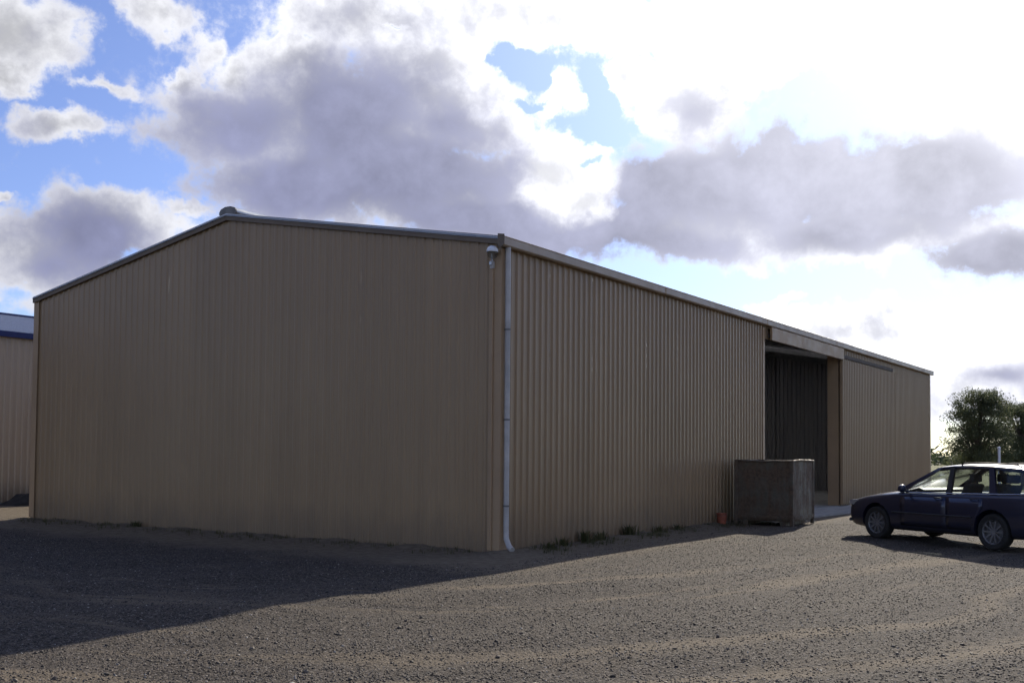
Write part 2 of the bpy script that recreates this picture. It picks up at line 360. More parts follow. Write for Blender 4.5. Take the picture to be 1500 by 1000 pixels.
def sheet_profile(u0, u1):
    pts = [(u0, 0.)]
    k = math.floor(u0/PITCHW)-1
    while k*PITCHW < u1+1:
        c = (k+.5)*PITCHW
        for du, nn in ((-.043, 0), (-.02, RIB), (.02, RIB), (.043, 0)):
            if u0+1e-4 < c+du < u1-1e-4: pts.append((c+du, nn))
        k += 1
    pts.append((u1, 0.)); return pts
def sheet_mesh(u0, u1, z0, ztop, ud, nd, m):
    b = MB(); ud, nd = Vector(ud), Vector(nd); pr = sheet_profile(u0, u1)
    for u, nn in pr:
        p = ud*u+nd*nn
        b.v += [(p.x, p.y, z0), (p.x, p.y, ztop(u))]
    b.f = [(2*i, 2*i+2, 2*i+3, 2*i+1) for i in range(len(pr)-1)]
    me = bpy.data.meshes.new('cladding_sheet'); me.from_pydata(b.v, [], b.f); me.materials.append(m); return me
Z0 = -.015
# long side wall with its doorway
sw = empty('side_wall', parent=shed)
full = sheet_mesh(0, SHEET, Z0, lambda u: H-.02, (0, 1, 0), (1, 0, 0), M['clad'])
def side_run(y0, y1):
    y = y0
    while y < y1-.02:
        e = min(y+SHEET, y1)
        me = full if e-y > SHEET-.01 else sheet_mesh(0, e-y, Z0, lambda u: H-.02, (0, 1, 0), (1, 0, 0), M['clad'])
        obj('cladding_sheet', me, sw, (random.uniform(-.0015, .0015), y, 0)); y = e
side_run(0, O1); side_run(O2, L)
hd = sheet_mesh(0, O2-O1, OH+.02, lambda u: H-.02, (0, 1, 0), (1, 0, 0), M['clad']); obj('header_sheet', hd, sw, (-.01, O1, 0))
# gable wall facing the yard
gw = empty('gable_wall', parent=shed)
def gtop(u): return H+RISE*(1-abs(u-W/2)/(W/2))+.008
u = 0.
while u < W-.02:
    e = min(u+SHEET, W)
    b = MB(); pr = sheet_profile(u, e)
    if u < W/2 < e:
        i = next(i for i, q in enumerate(pr) if q[0] > W/2); p0, p1 = pr[i-1], pr[i]
        pr.insert(i, (W/2, p0[1]+(p1[1]-p0[1])*(W/2-p0[0])/(p1[0]-p0[0])))
    for uu, nn in [(q[0], q[1]*.62) for q in pr]: b.v += [(-uu, -nn, Z0), (-uu, -nn, gtop(uu))]
    b.f = [(2*i+2, 2*i, 2*i+1, 2*i+3) for i in range(len(pr)-1)]
    me = bpy.data.meshes.new('cladding_sheet'); me.from_pydata(b.v, [], b.f); me.materials.append(M['clad'])
    obj('cladding_sheet', me, gw, (0, random.uniform(-.0015, .0015), 0)); u = e
# walls on the sides away from the yard
me = sheet_mesh(0, L, Z0, lambda u: H+.012, (0, 1, 0), (-1, 0, 0), M['clad']); obj('side_wall', me, shed, (-W, 0, 0))
b = MB(); pr = sheet_profile(0, W/2)[:-1]+sheet_profile(W/2, W)
for uu, nn in pr: b.v += [(-uu, L+nn, Z0), (-uu, L+nn, gtop(uu))]
b.f = [(2*i, 2*i+2, 2*i+3, 2*i+1) for i in range(len(pr)-1)]; b.build('gable_wall', M['clad'], shed)
# roof: two ribbed slopes
def lm():
    m, n, b = base_mat('added translucent sheet'); tl = n.node('ShaderNodeBsdfTranslucent'); tl.inputs[0].default_value = (.80, .82, .82, 1)
    n.l.new(tl.outputs[0], m.node_tree.nodes['Material Output'].inputs[0]); return m
M['added_skylight'] = lm()
ADDED_SKYL = [(1.5, 2.3), (5.3, 6.1), (8.6, 9.4), (22.6, 23.4), (24.9, 25.7), (27.2, 28.0)]  # unseen translucent strips, added to brighten the shed interior
def slope(y0, y1, sgn, nm, mt):
    b = MB(); pr = sheet_profile(y0, y1); xe = .03 if not sgn else -W-.03
    for yy, nn in pr:
        b.v += [(xe, yy, H+.02+nn), (-W/2, yy, H+RISE+.03+nn), (xe, yy, H-.0+nn), (-W/2, yy, H+RISE+.01+nn)]
    for i in range(len(pr)-1):
        a = 4*i; b.f += [(a, a+4, a+5, a+1), (a, a+2, a+6, a+4)]
        if nm == 'roof_sheets': b.f.append((a+2, a+3, a+7, a+6))
    b.build(nm, mt, shed)
for sgn in (0, 1):
    ye = -.09
    for a0, a1 in ADDED_SKYL+[(L+.09, None)]:
        slope(ye, a0, sgn, 'roof_sheets', M['zinc'])
        if a1: slope(a0, a1, sgn, 'added_skylight', M['added_skylight']); ye = a1
# barge flashing on the yard gable, one per slope
def barge(x0, z0, x1, z1, y, name='barge_flashing', dy=-1):
    t = MB(); up = .055; dn = .085
    vs = []
    for x, z in ((x0, z0), (x1, z1)):
        vs += [(x, y, z-dn), (x, y+dy*.028, z-dn), (x, y+dy*.028, z+up), (x, y-dy*.14, z+up), (x, y-dy*.14, z+up-.02), (x, y, z+up-.02)]
    t.add(vs, [(i, (i+1) % 6, 6+(i+1) % 6, 6+i) for i in range(6)]+[(5, 4, 3, 2, 1, 0), (6, 7, 8, 9, 10, 11)])
    return t.build(name, M['trim_dark'], shed)
for yy, dy in ((-.045, -1), (L+.045, 1)):
    barge(-W-.035, H-.0, -W/2, H+RISE+.01, yy, dy=dy); barge(-W/2+.001, H+RISE+.01, .05, H, yy, dy=dy)
# gutter
gp = [(.034, 4.97), (.125, 4.965), (.150, 4.985), (.150, 5.10), (.158, 5.12), (.146, 5.125), (.138, 5.10), (.134, 5.0), (.046, 5.0), (.046, 5.13), (.034, 5.13)]
b = MB(); b.prism(gp, -.14, L+.12, 'y'); gt = b.build('gutter', M['gutter'], shed)
b = MB(); b.prism([(.032, 4.962), (.128, 4.957), (.156, 4.982), (.156, 5.15), (.032, 5.17)], -.156, -.1405, 'y'); b.build('end_cap', M['trim_dark'], gt)
for yy in (5.9, 12.0, 18.1, 24.2, 29.8):
    b = MB(); b.prism([(.031, 4.964), (.127, 4.959), (.154, 4.982), (.154, 5.104), (.1505, 5.104), (.1505, 4.986), (.125, 4.9645), (.031, 4.9695)], yy, yy+.06, 'y'); b.build('joiner', M['trim'], gt)
b = MB(); b.prism([(-W-.036, 4.98), (-W-.12, 4.98), (-W-.12, 5.07), (-W-.11, 5.07), (-W-.11, 4.99), (-W-.046, 4.99), (-W-.046, 5.08), (-W-.036, 5.08)], .3, L+.12, 'y'); b.build('gutter', M['trim_dark'], shed)
# ridge ventilator
def ring(w, z0, z1, n=7):
    """rounded hood outline"""
    pts = [(-w*.8, z0), (-w, z0+.05)]
    for i in range(n+1):
        a = math.pi*(1-i/n); pts.append((w*.97*math.cos(a), z0+.09+(z1-z0-.09)*math.sin(a)))
    pts += [(w, z0+.05), (w*.8, z0)]; return pts
zr = H+RISE
b = MB(); b.prism([(-W/2-.17, zr-.03), (-W/2+.17, zr-.03), (-W/2+.17, zr+.05), (-W/2-.17, zr+.05)], .0, L, 'y'); rv = b.build('ridge_vent', M['zinc'], shed)
b = MB(); b.prism([(-W/2+p, q) for p, q in ring(.24, zr+.02, zr+.20, 5)], -.02, L+.05, 'y'); b.build('hood', M['zinc'], rv, smooth=True)
b = MB(); b.prism([(-W/2+p*1.04, q+(q-zr-.12)*.06) for p, q in ring(.24, zr+.02, zr+.20, 5)], -.045, -.021, 'y'); b.build('end_cap', M['steel'], rv)
# corner flashings
def angle_strip(x, y, sx, sy, w, h, name='corner_flashing'):
    t = MB(); e = .034
    t.prism([(x+sx*e, y+sy*e), (x+sx*e, y-sy*w), (x+sx*(e-.006), y-sy*w), (x+sx*(e-.006), y+sy*(e-.006)), (x-sx*w, y+sy*(e-.006)), (x-sx*w, y+sy*e)], .03, h, 'z')
    return t.build(name, M['trim'], shed)
angle_strip(0, 0, 1, -1, .21, H-.14); angle_strip(-W, 0, -1, -1, .16, H-.05)
angle_strip(0, L, 1, 1, .16, H-.14); angle_strip(-W, L, -1, 1, .16, H-.05)
# floor slab and apron
b = MB(); b.box(-W+.02, -.02, .02, L-.02, -.2, .045); b.build('floor_slab', M['concrete'], shed)
# door jambs, header, track, sliding leaf
for y0, y1 in ((O1-.11, O1), (O2, O2+.11)):
    b = MB(); b.box(-.36, -.012, y0, y1, .046, OH+.3); b.build('door_jamb', M['trim'], shed, bevel=.006)
b = MB(); b.box(-.012, .036, O1-.14, O1+.004, .05, OH+.3); b.build('jamb_flashing', M['trim'], shed)
b = MB(); b.box(.112, .165, O1+.2, O2+.02, OH-.02, OH+.32); b.box(.05, .112, O1+.2, O2+.02, OH+.29, OH+.318); b.build('door_header', M['trim'], shed, bevel=.004)
b = MB(); b.box(.040, .062, O1+.22, O2+6.55, OH+.06, OH+.17); b.build('door_track', M['track'], shed)
sd = empty('sliding_door', parent=shed)
b = MB()
y0, y1 = O2-.02, O2+6.62
for yy in (y0+.03, (y0+y1)/2, y1-.03): b.box(.05, .092, yy-.03, yy+.03, .10, OH)
for zz in (.13, 1.6, 3.1, OH-.03): b.box(.051, .091, y0, y1, zz-.03, zz+.03)
b.build('door_frame', M['steel'], sd)
y = y0; dm = sheet_mesh(0, SHEET, .09, lambda u: OH, (0, 1, 0), (1, 0, 0), M['clad'])
while y < y1-.02:
    e = min(y+SHEET, y1)
    me = dm if e-y > SHEET-.01 else sheet_mesh(0, e-y, .09, lambda u: OH, (0, 1, 0), (1, 0, 0), M['clad'])
    obj('cladding_sheet', me, sd, (.094+random.uniform(-.001, .001), y, 0)); y = e
for a0, a1 in ((y0-.012, y0-.001), (y1+.001, y1+.012)):
    b = MB(); b.box(.047, .13, a0, a1, .09, OH); b.build('edge_trim', M['trim'], sd)
# portal frames inside
for i in range(6):
    yy = .3+i*(L-.6)/5
    if O1-.3 < yy < O2+.3: yy = O1-.35 if yy < 15 else O2+.35
    for xx in (-.14, -W+.14):
        b = MB(); b.box(xx-.1, xx+.1, yy-.06, yy+.06, .046, H-.05); b.build('column', M['steel'], shed)
    for x0, x1 in ((-.1, -W/2), (-W+.1, -W/2)):
        b = MB(); b.bar((x0, yy, H-.17), (x1, yy, H+RISE-.17), .1, .2); b.build('rafter', M['steel'], shed)
# downpipe
b = MB(); b.tube([(.09, .07, 4.985), (.09, .07, 4.86), (.092, .07, 4.7), (.092, .07, .34), (.10, .065, .22), (.18, .03, .10), (.27, -.01, .055)], .046, 14)
dp = b.build('downpipe', M['pipe'], shed, smooth=True)
for zz in (.75, 2.15, 3.62):
    b = MB(); b.lathe([(.047, zz-.015), (.051, zz-.015), (.051, zz+.015), (.047, zz+.015)], 16, (.092, .07, 0)); b.box(.036, .06, .055, .085, zz-.015, zz+.015); b.build('bracket', M['steel'], dp)

# apron of concrete before the doorway
b = MB(); b.prism([(-.02, O1-.2), (1.05, O1+.3), (1.35, O2-.6), (1.25, O2+.9), (-.02, O2+.9)], -.2, .03, 'z')
tag(b.build('apron', M['concrete']), kind='structure')

# ------------------------------------------------------------------ flood light on the corner
fl = empty('flood_light', (-.12, -.04, 4.72))
fl.scale = (.58, .58, .8)
tag(fl, 'domed white flood light under the eave at the shed corner', 'light')
b = MB(); prof = [(0.001, .13), (.05, .127), (.10, .112), (.14, .085), (.165, .045), (.17, .01), (.165, 0)]
b.lathe(prof, 24, (.09, -.2, .19), sc=(.95, 1.15)); b.build('housing', M['white_plastic'], fl, smooth=True)
b = MB(); b.lathe([(.155, .215), (.15, .17), (.12, .12), (.07, .09), (.001, .082)], 24, (.09, -.2, -.03), sc=(.95, 1.15)); b.build('lens', M['lens'], fl, smooth=True)
b = MB(); b.lathe([(.14, .228), (.05, .222), (.03, .19), (.001, .18)], 14, (.09, -.2, -.03)); b.build('reflector', M['zinc'], fl, smooth=True)
b = MB(); b.tube([(-.02, 0, .0), (-.02, -.06, .06), (.02, -.14, .18), (.08, -.2, .22)], .022, 10); b.build('arm', M['white_plastic'], fl, smooth=True)
b = MB(); b.box(-.075, .035, -.085, .006, -.12, .03); b.build('junction_box', M['pipe'], fl, bevel=.01)
b = MB(); b.lathe([(.001, .04), (.035, .03), (.045, 0), (.04, -.045), (.001, -.06)], 14, (-.03, -.12, -.01)); b.build('sensor', M['zinc'], fl, smooth=True)
b = MB(); b.tube([(-.02, -.014, -.11), (-.02, -.014, -5.87)], .030, 8); b.build('conduit', M['trim'], fl, smooth=True)

# ------------------------------------------------------------------ neighbouring shed
NX, NH, NW, NR = -19.5, 4.98, 12.5, 1.3
NY0, NY1 = -7.0, 17.0
nb = empty('neighbour_shed', (NX, 0, 0)); tag(nb, 'pale shed with blue gutter at the left edge behind the big shed', 'shed')
wl = empty('side_wall', parent=nb)
nm = sheet_mesh(0, SHEET, .05, lambda u: NH-.02, (0, 1, 0), (1, 0, 0), M['clad_nb'])
y = NY0
while y < NY1-.3: obj('cladding_sheet', nm, wl, (random.uniform(-.001, .001), y, 0)); y += SHEET
NY1 = y
for yy, nd in ((NY0, -1), (NY1, 1)):
    b = MB(); pr = sheet_profile(0, NW/2)[:-1]+sheet_profile(NW/2, NW)
    for uu, nn in pr: b.v += [(-uu, yy+nd*nn, .05), (-uu, yy+nd*nn, NH+NR*(1-abs(uu-NW/2)/(NW/2)))]
    b.f = [(2*i, 2*i+2, 2*i+3, 2*i+1) for i in range(len(pr)-1)]; b.build('gable_wall', M['clad_nb'], nb)
me = sheet_mesh(0, NY1-NY0, .05, lambda u: NH-.02, (0, 1, 0), (-1, 0, 0), M['clad_nb']); obj('side_wall', me, nb, (-NW, NY0, 0))
for sgn in (0, 1):
    b = MB(); xe = .05 if not sgn else -NW-.05
    for yy, nn in sheet_profile(NY0-.08, NY1+.08): b.v += [(xe, yy, NH+.03+nn), (-NW/2, yy, NH+NR+.04+nn)]
    b.f = [(2*i, 2*i+2, 2*i+3, 2*i+1) for i in range(len(b.v)//2-1)]; b.build('roof_slope', M['blue_roof'], nb)
b = MB(); b.bar((-NW/2, NY0-.1, NH+NR+.07), (-NW/2, NY1+.1, NH+NR+.07), .3, .06); b.build('ridge_cap', M['blue'], nb)
b = MB(); b.prism([(.04, NH-.13), (.15, NH-.13), (.16, NH+.03), (.148, NH+.03), (.138, NH-.11), (.05, NH-.11), (.05, NH+.02), (.04, NH+.02)], NY0-.1, NY1+.1, 'y'); b.build('gutter', M['blue'], nb)
b = MB(); b.box(-NW+.02, -.02, NY0+.02, NY1-.02, -.2, .045); b.build('floor_slab', M['concrete'], nb)

# ------------------------------------------------------------------ steel bin by the doorway
def rust_mat():
    m, n, b = base_mat('rusted painted steel'); tc = n.node('ShaderNodeTexCoord').outputs['Object']
    x, y, z = n.sep(tc)
    r1 = n.noise(tc, 2.2, 6, .65); r2_ = n.noise(n.mapping(tc, sc=(5, 5, .8)), 2.0, 5, .6)
    rust = n.mr(n.m('ADD', n.m('MULTIPLY', r1, .6), n.m('MULTIPLY', r2_, .4)), .36, .60)
    c = n.mix(n.mr(n.noise(tc, 9, 5, .6), .3, .7), (.085, .078, .056), (.125, .112, .082))
    c = n.mix(rust, c, n.mix(n.mr(n.noise(tc, 14, 5, .7), .3, .7), (.085, .058, .038), (.17, .115, .075)))
    c = n.mix(n.mr(n.noise(n.mapping(tc, (3, 1, 0)), 1.3, 6, .7), .60, .70), c, (.20, .195, .19))
    n.l.new(c, b.inputs['Base Color']); n.l.new(n.mr(rust, 0, 1, .5, .9), b.inputs['Roughness']); b.inputs['Metallic'].default_value = .15
    n.l.new(n.bump(n.m('ADD', n.noise(tc, 18, 5, .65), n.m('MULTIPLY', n.noise(tc, 1.6, 2, .5), 2.5)), .35, .02), b.inputs['Normal']); return m
M['rust'] = rust_mat()
BW, BD, BH = 1.36, 1.50, 1.47
bn = empty('steel_bin', (.42, 9.12, 0)); tag(bn, 'tall rusty brown bin standing beside the shed doorway', 'bin')
t = .012
def dented(w, h, nx, nz, amp, seed):
    r = np.random.default_rng(seed); a = r.uniform(0, 6, 6); pts = []
    for j in range(nz+1):
        for i in range(nx+1):
            uu, vv = i/nx, j/nz
            d = amp*math.sin(math.pi*uu)*math.sin(math.pi*min(1, vv*1.02+.02))*(.55+.5*math.sin(5*uu+a[0])*math.sin(4*vv+a[1])+.25*math.sin(11*uu+a[2]))
            pts.append((uu*w, d, .12+vv*(h-.12)))
    fs = [(j*(nx+1)+i, j*(nx+1)+i+1, (j+1)*(nx+1)+i+1, (j+1)*(nx+1)+i) for j in range(nz) for i in range(nx)]
    return pts, fs
for k, (w_, fn) in enumerate(((BW, lambda p: (p[0], -p[1], p[2])), (BD, lambda p: (BW+p[1], p[0], p[2])), (BW, lambda p: (p[0], BD+p[1], p[2])), (BD, lambda p: (-p[1], p[0], p[2])))):
    pts, fs = dented(w_, BH, 14, 12, .022, k); b = MB()
    ins = [( .014 if fn((.5, 0, 0))[0] < .001 and w_ == BD and k == 3 else 0)]
    cx, cy = BW/2, BD/2
    o_ = [fn(p) for p in pts]; i_ = [(q[0]+(cx-q[0])*.018, q[1]+(cy-q[1])*.018, q[2]) for q in o_]
    b.add(o_, fs); b.add(i_, [tuple(reversed(f)) for f in fs])
    b.build('panel', M['rust'], bn, smooth=True)
def rim(p0, p1, sag):
    p0, p1 = Vector(p0), Vector(p1)
    pts = [p0.lerp(p1, i/8)+Vector((0, 0, sag*math.sin(math.pi*i/8)+random.uniform(-.006, .006))) for i in range(9)]
    q = MB(); q.tube(pts, .028, 8); q.build('rim', M['rust'], bn, smooth=True)
rim((0, 0, BH), (BW, 0, BH), -.012); rim((BW, 0, BH), (BW, BD, BH), .018); rim((BW, BD, BH), (0, BD, BH), -.01); rim((0, BD, BH), (0, 0, BH), 0)
for x_, y_ in ((0, 0), (BW, 0), (BW, BD), (0, BD)):
    b = MB(); sx, sy = (1 if x_ == 0 else -1), (1 if y_ == 0 else -1)
    b.box(x_-sx*.02, x_+sx*.06, y_-sy*.02, y_+sy*.06, .0, BH-.01); b.build('corner_post', M['rust'], bn, bevel=.012)
b = MB(); b.box(.03, BW-.03, .03, BD-.03, .10, .13); b.build('floor', M['rust'], bn)
for x_ in (.18, BW-.30):
    b = MB(); b.box(x_, x_+.12, .02, BD-.02, .0, .10); b.build('skid', M['rust'], bn)
for zz in (.16,):
    b = MB(); b.box(.065, BW-.065, -.034, -.026, zz, zz+.07); b.build('band', M['rust'], bn)
    b = MB(); b.box(BW+.026, BW+.034, .065, BD-.065, zz, zz+.07); b.build('band', M['rust'], bn)

# small orange bucket beside the bin
bk = empty('bucket', (.24, 8.75, 0)); tag(bk, 'small orange bucket by the wall left of the rusty bin', 'bucket')
b = MB(); b.lathe([(.001, .01), (.085, .01), (.09, 0), (.095, .02), (.118, .24), (.126, .245), (.126, .262), (.114, .262), (.092, .03), (.001, .025)], 20); b.build('pail', M['orange'], bk, smooth=True)
b = MB(); b.tube([(.125*math.cos(a), -.02-.10*math.sin(a), .25-.05*math.sin(a)) for a in np.linspace(0, math.pi, 12)], .004, 6); b.build('handle', M['track'], bk)

# ------------------------------------------------------------------ parked station wagon
def paint_mat():
    m, n, b = base_mat('dark navy paint'); tc = n.node('ShaderNodeTexCoord').outputs['Object']
    z = n.sep(tc)[2]
    dust = n.m('MULTIPLY', n.mr(n.m('ADD', z, n.m('MULTIPLY', n.noise(tc, 3, 5, .6), -.3)), .0, .5, 1, 0), .5)
    n.l.new(n.mix(dust, (.013, .017, .046), (.055, .050, .048)), b.inputs['Base Color'])
    b.inputs['Metallic'].default_value = .25; n.l.new(n.mr(n.noise(tc, 4, 4, .6), .3, .7, .28, .42), b.inputs['Roughness'])
    b.inputs['Coat Weight'].default_value = .8; b.inputs['Coat Roughness'].default_value = .06; return m
M['paint'] = paint_mat()
M['tyre'] = simple('tyre rubber', (.022, .021, .020), .85, var=.2, scale=9)
M['alloy'] = simple('dusty alloy', (.20, .195, .195), .5, .4, var=.15)
M['chrome'] = simple('bright trim', (.62, .62, .64), .18, .9, var=.05)
M['seat'] = simple('grey seat cloth', (.055, .056, .060), .9, var=.2)
M['lamp'] = simple('headlamp', (.70, .70, .72), .1, .5, var=.05)
M['red_lamp'] = simple('tail lamp', (.30, .012, .012), .15, var=.1)
TH = R(-30); ca, sa = math.cos(TH), math.sin(TH)
FX, WBASE, TRK, WR = .93, 2.65, .745, .315
fw = Vector((4.22, 7.03, 0))
car = empty('station_wagon', tuple(fw-FX*Vector((ca, sa, 0))+TRK*Vector((-sa, ca, 0))), TH)
tag(car, 'dark navy station wagon parked on the gravel at the right edge', 'car')
ST = [  # x, half width, sill z, shoulder z, top z
(.00,.50,.36,.60,.615),(.05,.66,.26,.655,.69),(.20,.775,.20,.715,.765),(.45,.83,.185,.765,.835),(.80,.858,.185,.815,.90),(1.20,.868,.185,.875,.955),
(1.50,.872,.185,.915,.965),(1.66,.873,.185,.925,.94),(2.10,.875,.185,.935,.938),(2.58,.875,.185,.942,.945),(3.00,.874,.185,.95,.953),(3.45,.872,.185,.96,.962),
(3.80,.866,.19,.97,.972),(4.20,.850,.20,.98,.98),(4.46,.80,.25,.97,.975),(4.58,.70,.34,.90,.91)]
def section(w_, zb, zs, zt):
    return [(0, zb), (w_*.80, zb), (w_*.955, zb+.05), (w_*.985, zb+.2), (w_, zs-.24), (w_*.982, zs-.08), (w_*.93, zs), (w_*.78, zs+(zt-zs)*.75), (0, zt)]
def car_body():
    b = MB(); rows = []
    for x_, w_, zb, zs, zt in ST:
        sec = section(w_, zb, zs, zt); rowv = [(x_, -p, q) for p, q in sec]+[(x_, p, q) for p, q in reversed(sec[1:-1])]
        rows.append(len(b.v)); b.v += rowv; nn = len(rowv)
    for i in range(len(rows)-1):
        for j in range(nn): b.f.append((rows[i]+j, rows[i]+(j+1) % nn, rows[i+1]+(j+1) % nn, rows[i+1]+j))
    h = nn//2
    for r0 in (rows[0], rows[-1]):
        for j in range(h): # cap as quads between mirrored points
            a0, a1 = j, j+1; c1, c0 = (nn-j-1) % nn, (nn-j) % nn
            q = [r0+a0, r0+a1, r0+c1, r0+c0]; q = list(dict.fromkeys(q)); 
            if len(q) >= 3: b.f.append(tuple(q))
    me = b.mesh('body', M['paint']); o = bpy.data.objects.new('body', me); C.objects.link(o)
    s_ = o.modifiers.new('s', 'SUBSURF'); s_.levels = 2; s_.render_levels = 2
    cut = []
    for wx in (FX, FX+WBASE):
        q = MB(); q.lathe([(.001, -.62), (.372, -.62), (.372, 1.2), (.001, 1.2)], 40, (wx, 0, WR+.015), 'y'); 
        for sy in (-1, 1):
            cm = q.mesh('cut'); co = bpy.data.objects.new('cut', cm); C.objects.link(co); co.scale = (1, sy, 1)
            co.location = (0, sy*1.18, 0); cut.append(co)
            md = o.modifiers.new('b', 'BOOLEAN'); md.operation = 'DIFFERENCE'; md.object = co; md.solver = 'EXACT'
    bpy.context.view_layer.update(); dg = bpy.context.evaluated_depsgraph_get()
    fin = bpy.data.meshes.new_from_object(o.evaluated_get(dg)); fin.name = 'body'
    for c_ in cut: bpy.data.objects.remove(c_)
    bpy.data.objects.remove(o)
    fin.materials.clear(); fin.materials.append(M['paint'])
    fin.polygons.foreach_set('use_smooth', [True]*len(fin.polygons)); fin.set_sharp_from_angle(angle=R(35))
    return obj('body', fin, car)
body = car_body()
def halfw(x_, idx):
    """half width and height of the body at a station, by interpolation"""
    for i in range(len(ST)-1):
        if ST[i][0] <= x_ <= ST[i+1][0]:
            f = (x_-ST[i][0])/(ST[i+1][0]-ST[i][0]); s0 = section(*ST[i][1:])[idx]; s1 = section(*ST[i+1][1:])[idx]
            return s0[0]+(s1[0]-s0[0])*f, s0[1]+(s1[1]-s0[1])*f
# greenhouse
RAIL = [(2.30, .645, 1.392), (2.62, .650, 1.428), (3.0, .652, 1.438), (3.45, .648, 1.430), (3.95, .640, 1.400), (4.28, .625, 1.352)]
def rail(x_):
    for i in range(len(RAIL)-1):
        if x_ <= RAIL[i+1][0] or i == len(RAIL)-2:
            f = (x_-RAIL[i][0])/(RAIL[i+1][0]-RAIL[i][0]); return tuple(RAIL[i][k]+(RAIL[i+1][k]-RAIL[i][k])*f for k in range(3))
b = MB(); xs_ = [p[0] for p in RAIL]; cols = []
for x_ in xs_:
    _, yw, zz = rail(x_)
    row = [(-yw, zz-.02), (-yw+.015, zz+.012), (-yw*.8, zz+.032), (-yw*.4, zz+.045), (0, zz+.049)]
    row += [(-p, q) for p, q in reversed(row[:-1])]
    row += [(p*.97, q-.035) for p, q in reversed(row)]
    cols.append([(x_+(.05*(1-(p/yw)**2) if x_ > 4.2 else (-.06*(1-(p/yw)**2) if x_ < 2.35 else 0)), p, q) for p, q in row])
nn = len(cols[0])
for r_ in cols: b.v += r_
for i in range(len(cols)-1):
    for j in range(nn): b.f.append((i*nn+j, i*nn+(j+1) % nn, (i+1)*nn+(j+1) % nn, (i+1)*nn+j))
b.f += [tuple(range(nn)), tuple((len(cols)-1)*nn+j for j in reversed(range(nn)))]
roof = b.build('roof', M['paint'], car, smooth=True)
def belt(x_): p, q = halfw(x_, 6); return (x_, p-.012, q-.004)
for sy in (-1, 1):
    def S(p, out=0.): return Vector((p[0], sy*(p[1]+out), p[2]))
    def pillar(xb, wb, xt, wt, nm='pillar', m_=M['paint'], th=.05):
        q = MB(); c = []
        for xx0, xx1, fn in ((xb-wb/2, xb+wb/2, belt), (xt-wt/2, xt+wt/2, rail)):
            a0, a1 = Vector(fn(xx0)), Vector(fn(xx1))
            c += [S(a0), S(a1), S(a1-Vector((0, th, 0))), S(a0-Vector((0, th, 0)))]
        q.add(c, [(0,1,2,3),(7,6,5,4),(0,4,5,1),(1,5,6,2),(2,6,7,3),(3,7,4,0)]); return q.build(nm, m_, car)
    # A pillar: from cowl to roof front
    q = MB(); a0, a1 = Vector((1.40, .80, .945)), Vector((1.56, .815, .925)); t0, t1 = Vector((2.27, .625, 1.405)), Vector((2.37, .645, 1.392)); d_ = Vector((0, .05, 0))
    q.add([S(a0), S(a1), S(a1-d_), S(a0-d_), S(t0), S(t1), S(t1-d_), S(t0-d_)], [(0,1,2,3),(7,6,5,4),(0,4,5,1),(1,5,6,2),(2,6,7,3),(3,7,4,0)]); q.build('pillar', M['paint'], car)
    pillar(2.62, .11, 2.60, .09, m_=M['dark_plastic']); pillar(3.56, .13, 3.42, .10); pillar(4.42, .14, 4.22, .12)
    def pane(pts, nm='side_window'):
        q = MB(); k = len(pts); o_ = [S(p, -.006) for p in pts]; i_ = [S(p, -.012) for p in pts]
        q.add(o_+i_, [tuple(range(k)), tuple(reversed(range(k, 2*k)))]+[(i, (i+1) % k, k+(i+1) % k, k+i) for i in range(k)])
        return q.build(nm, M['glass'], car)
    def line(fn, x0, x1, k=5): return [fn(x0+(x1-x0)*i/k) for i in range(k+1)]
    pane([(1.57, .812, .927)]+line(belt, 1.7, 2.56)+list(reversed(line(rail, 2.38, 2.55))))
    pane(line(belt, 2.68, 3.49)+list(reversed(line(rail, 2.65, 3.36))))
    pane(line(belt, 3.63, 4.34)+list(reversed(line(rail, 3.48, 4.15))))
    q = MB(); q.tube([S(Vector(belt(x_))+Vector((0, .012, .006))) for x_ in np.linspace(1.66, 4.36, 12)], .009, 6); q.build('belt_moulding', M['chrome'], car, smooth=True)
    # doors: shallow panels following the body side, split by their gaps
    for x0, x1 in ((1.56, 2.62), (2.635, 3.40)):
        q = MB(); nx_ = 8; v_ = []
        for i in range(nx_+1):
            x_ = x0+(x1-x0)*i/nx_
            for idx in (2, 3, 4, 5):
                p, z_ = halfw(x_, idx); sh = 0
                if x1 > 3.3 and z_ < .62: sh = max(0, x_-(3.22 if z_ > .45 else 3.14))   # rear wheel arch takes a bite
                v_.append((x_-sh, sy*(p+.002), z_+(.07 if idx == 2 else 0)))
        k = len(v_)
        q.add(v_, [(i*4+j, i*4+j+1, (i+1)*4+j+1, (i+1)*4+j) for i in range(nx_) for j in range(3)])
        dr = q.build('door', M['paint'], car, smooth=True)
        md = dr.modifiers.new('t', 'SOLIDIFY'); md.thickness = .012; md.offset = 0
        hx = x1-.16; p, z_ = halfw(hx, 5); q = MB(); q.tube([(hx-.09, sy*(p+.01), z_-.01), (hx-.07, sy*(p+.035), z_-.005), (hx+.07, sy*(p+.035), z_-.005), (hx+.09, sy*(p+.01), z_-.01)], .012, 8); q.build('handle', M['paint'], dr, smooth=True)
    q = MB(); q.tube([(x_, sy*(halfw(x_, 4)[0]+.008), .545) for x_ in np.linspace(1.35, 3.18, 10)], .016, 6); q.build('side_moulding', M['dark_plastic'], car, smooth=True)
    # mirror
    q = MB(); q.lathe([(.001, -.075), (.05, -.07), (.075, -.03), (.08, .03), (.06, .06), (.001, .065)], 14, (1.72, sy*.98, 1.0), 'y', sc=(.75, 1.0)); q.tube([(1.72, sy*.82, .945), (1.72, sy*.93, .97)], .025, 8); q.build('mirror', M['paint'], car, smooth=True)
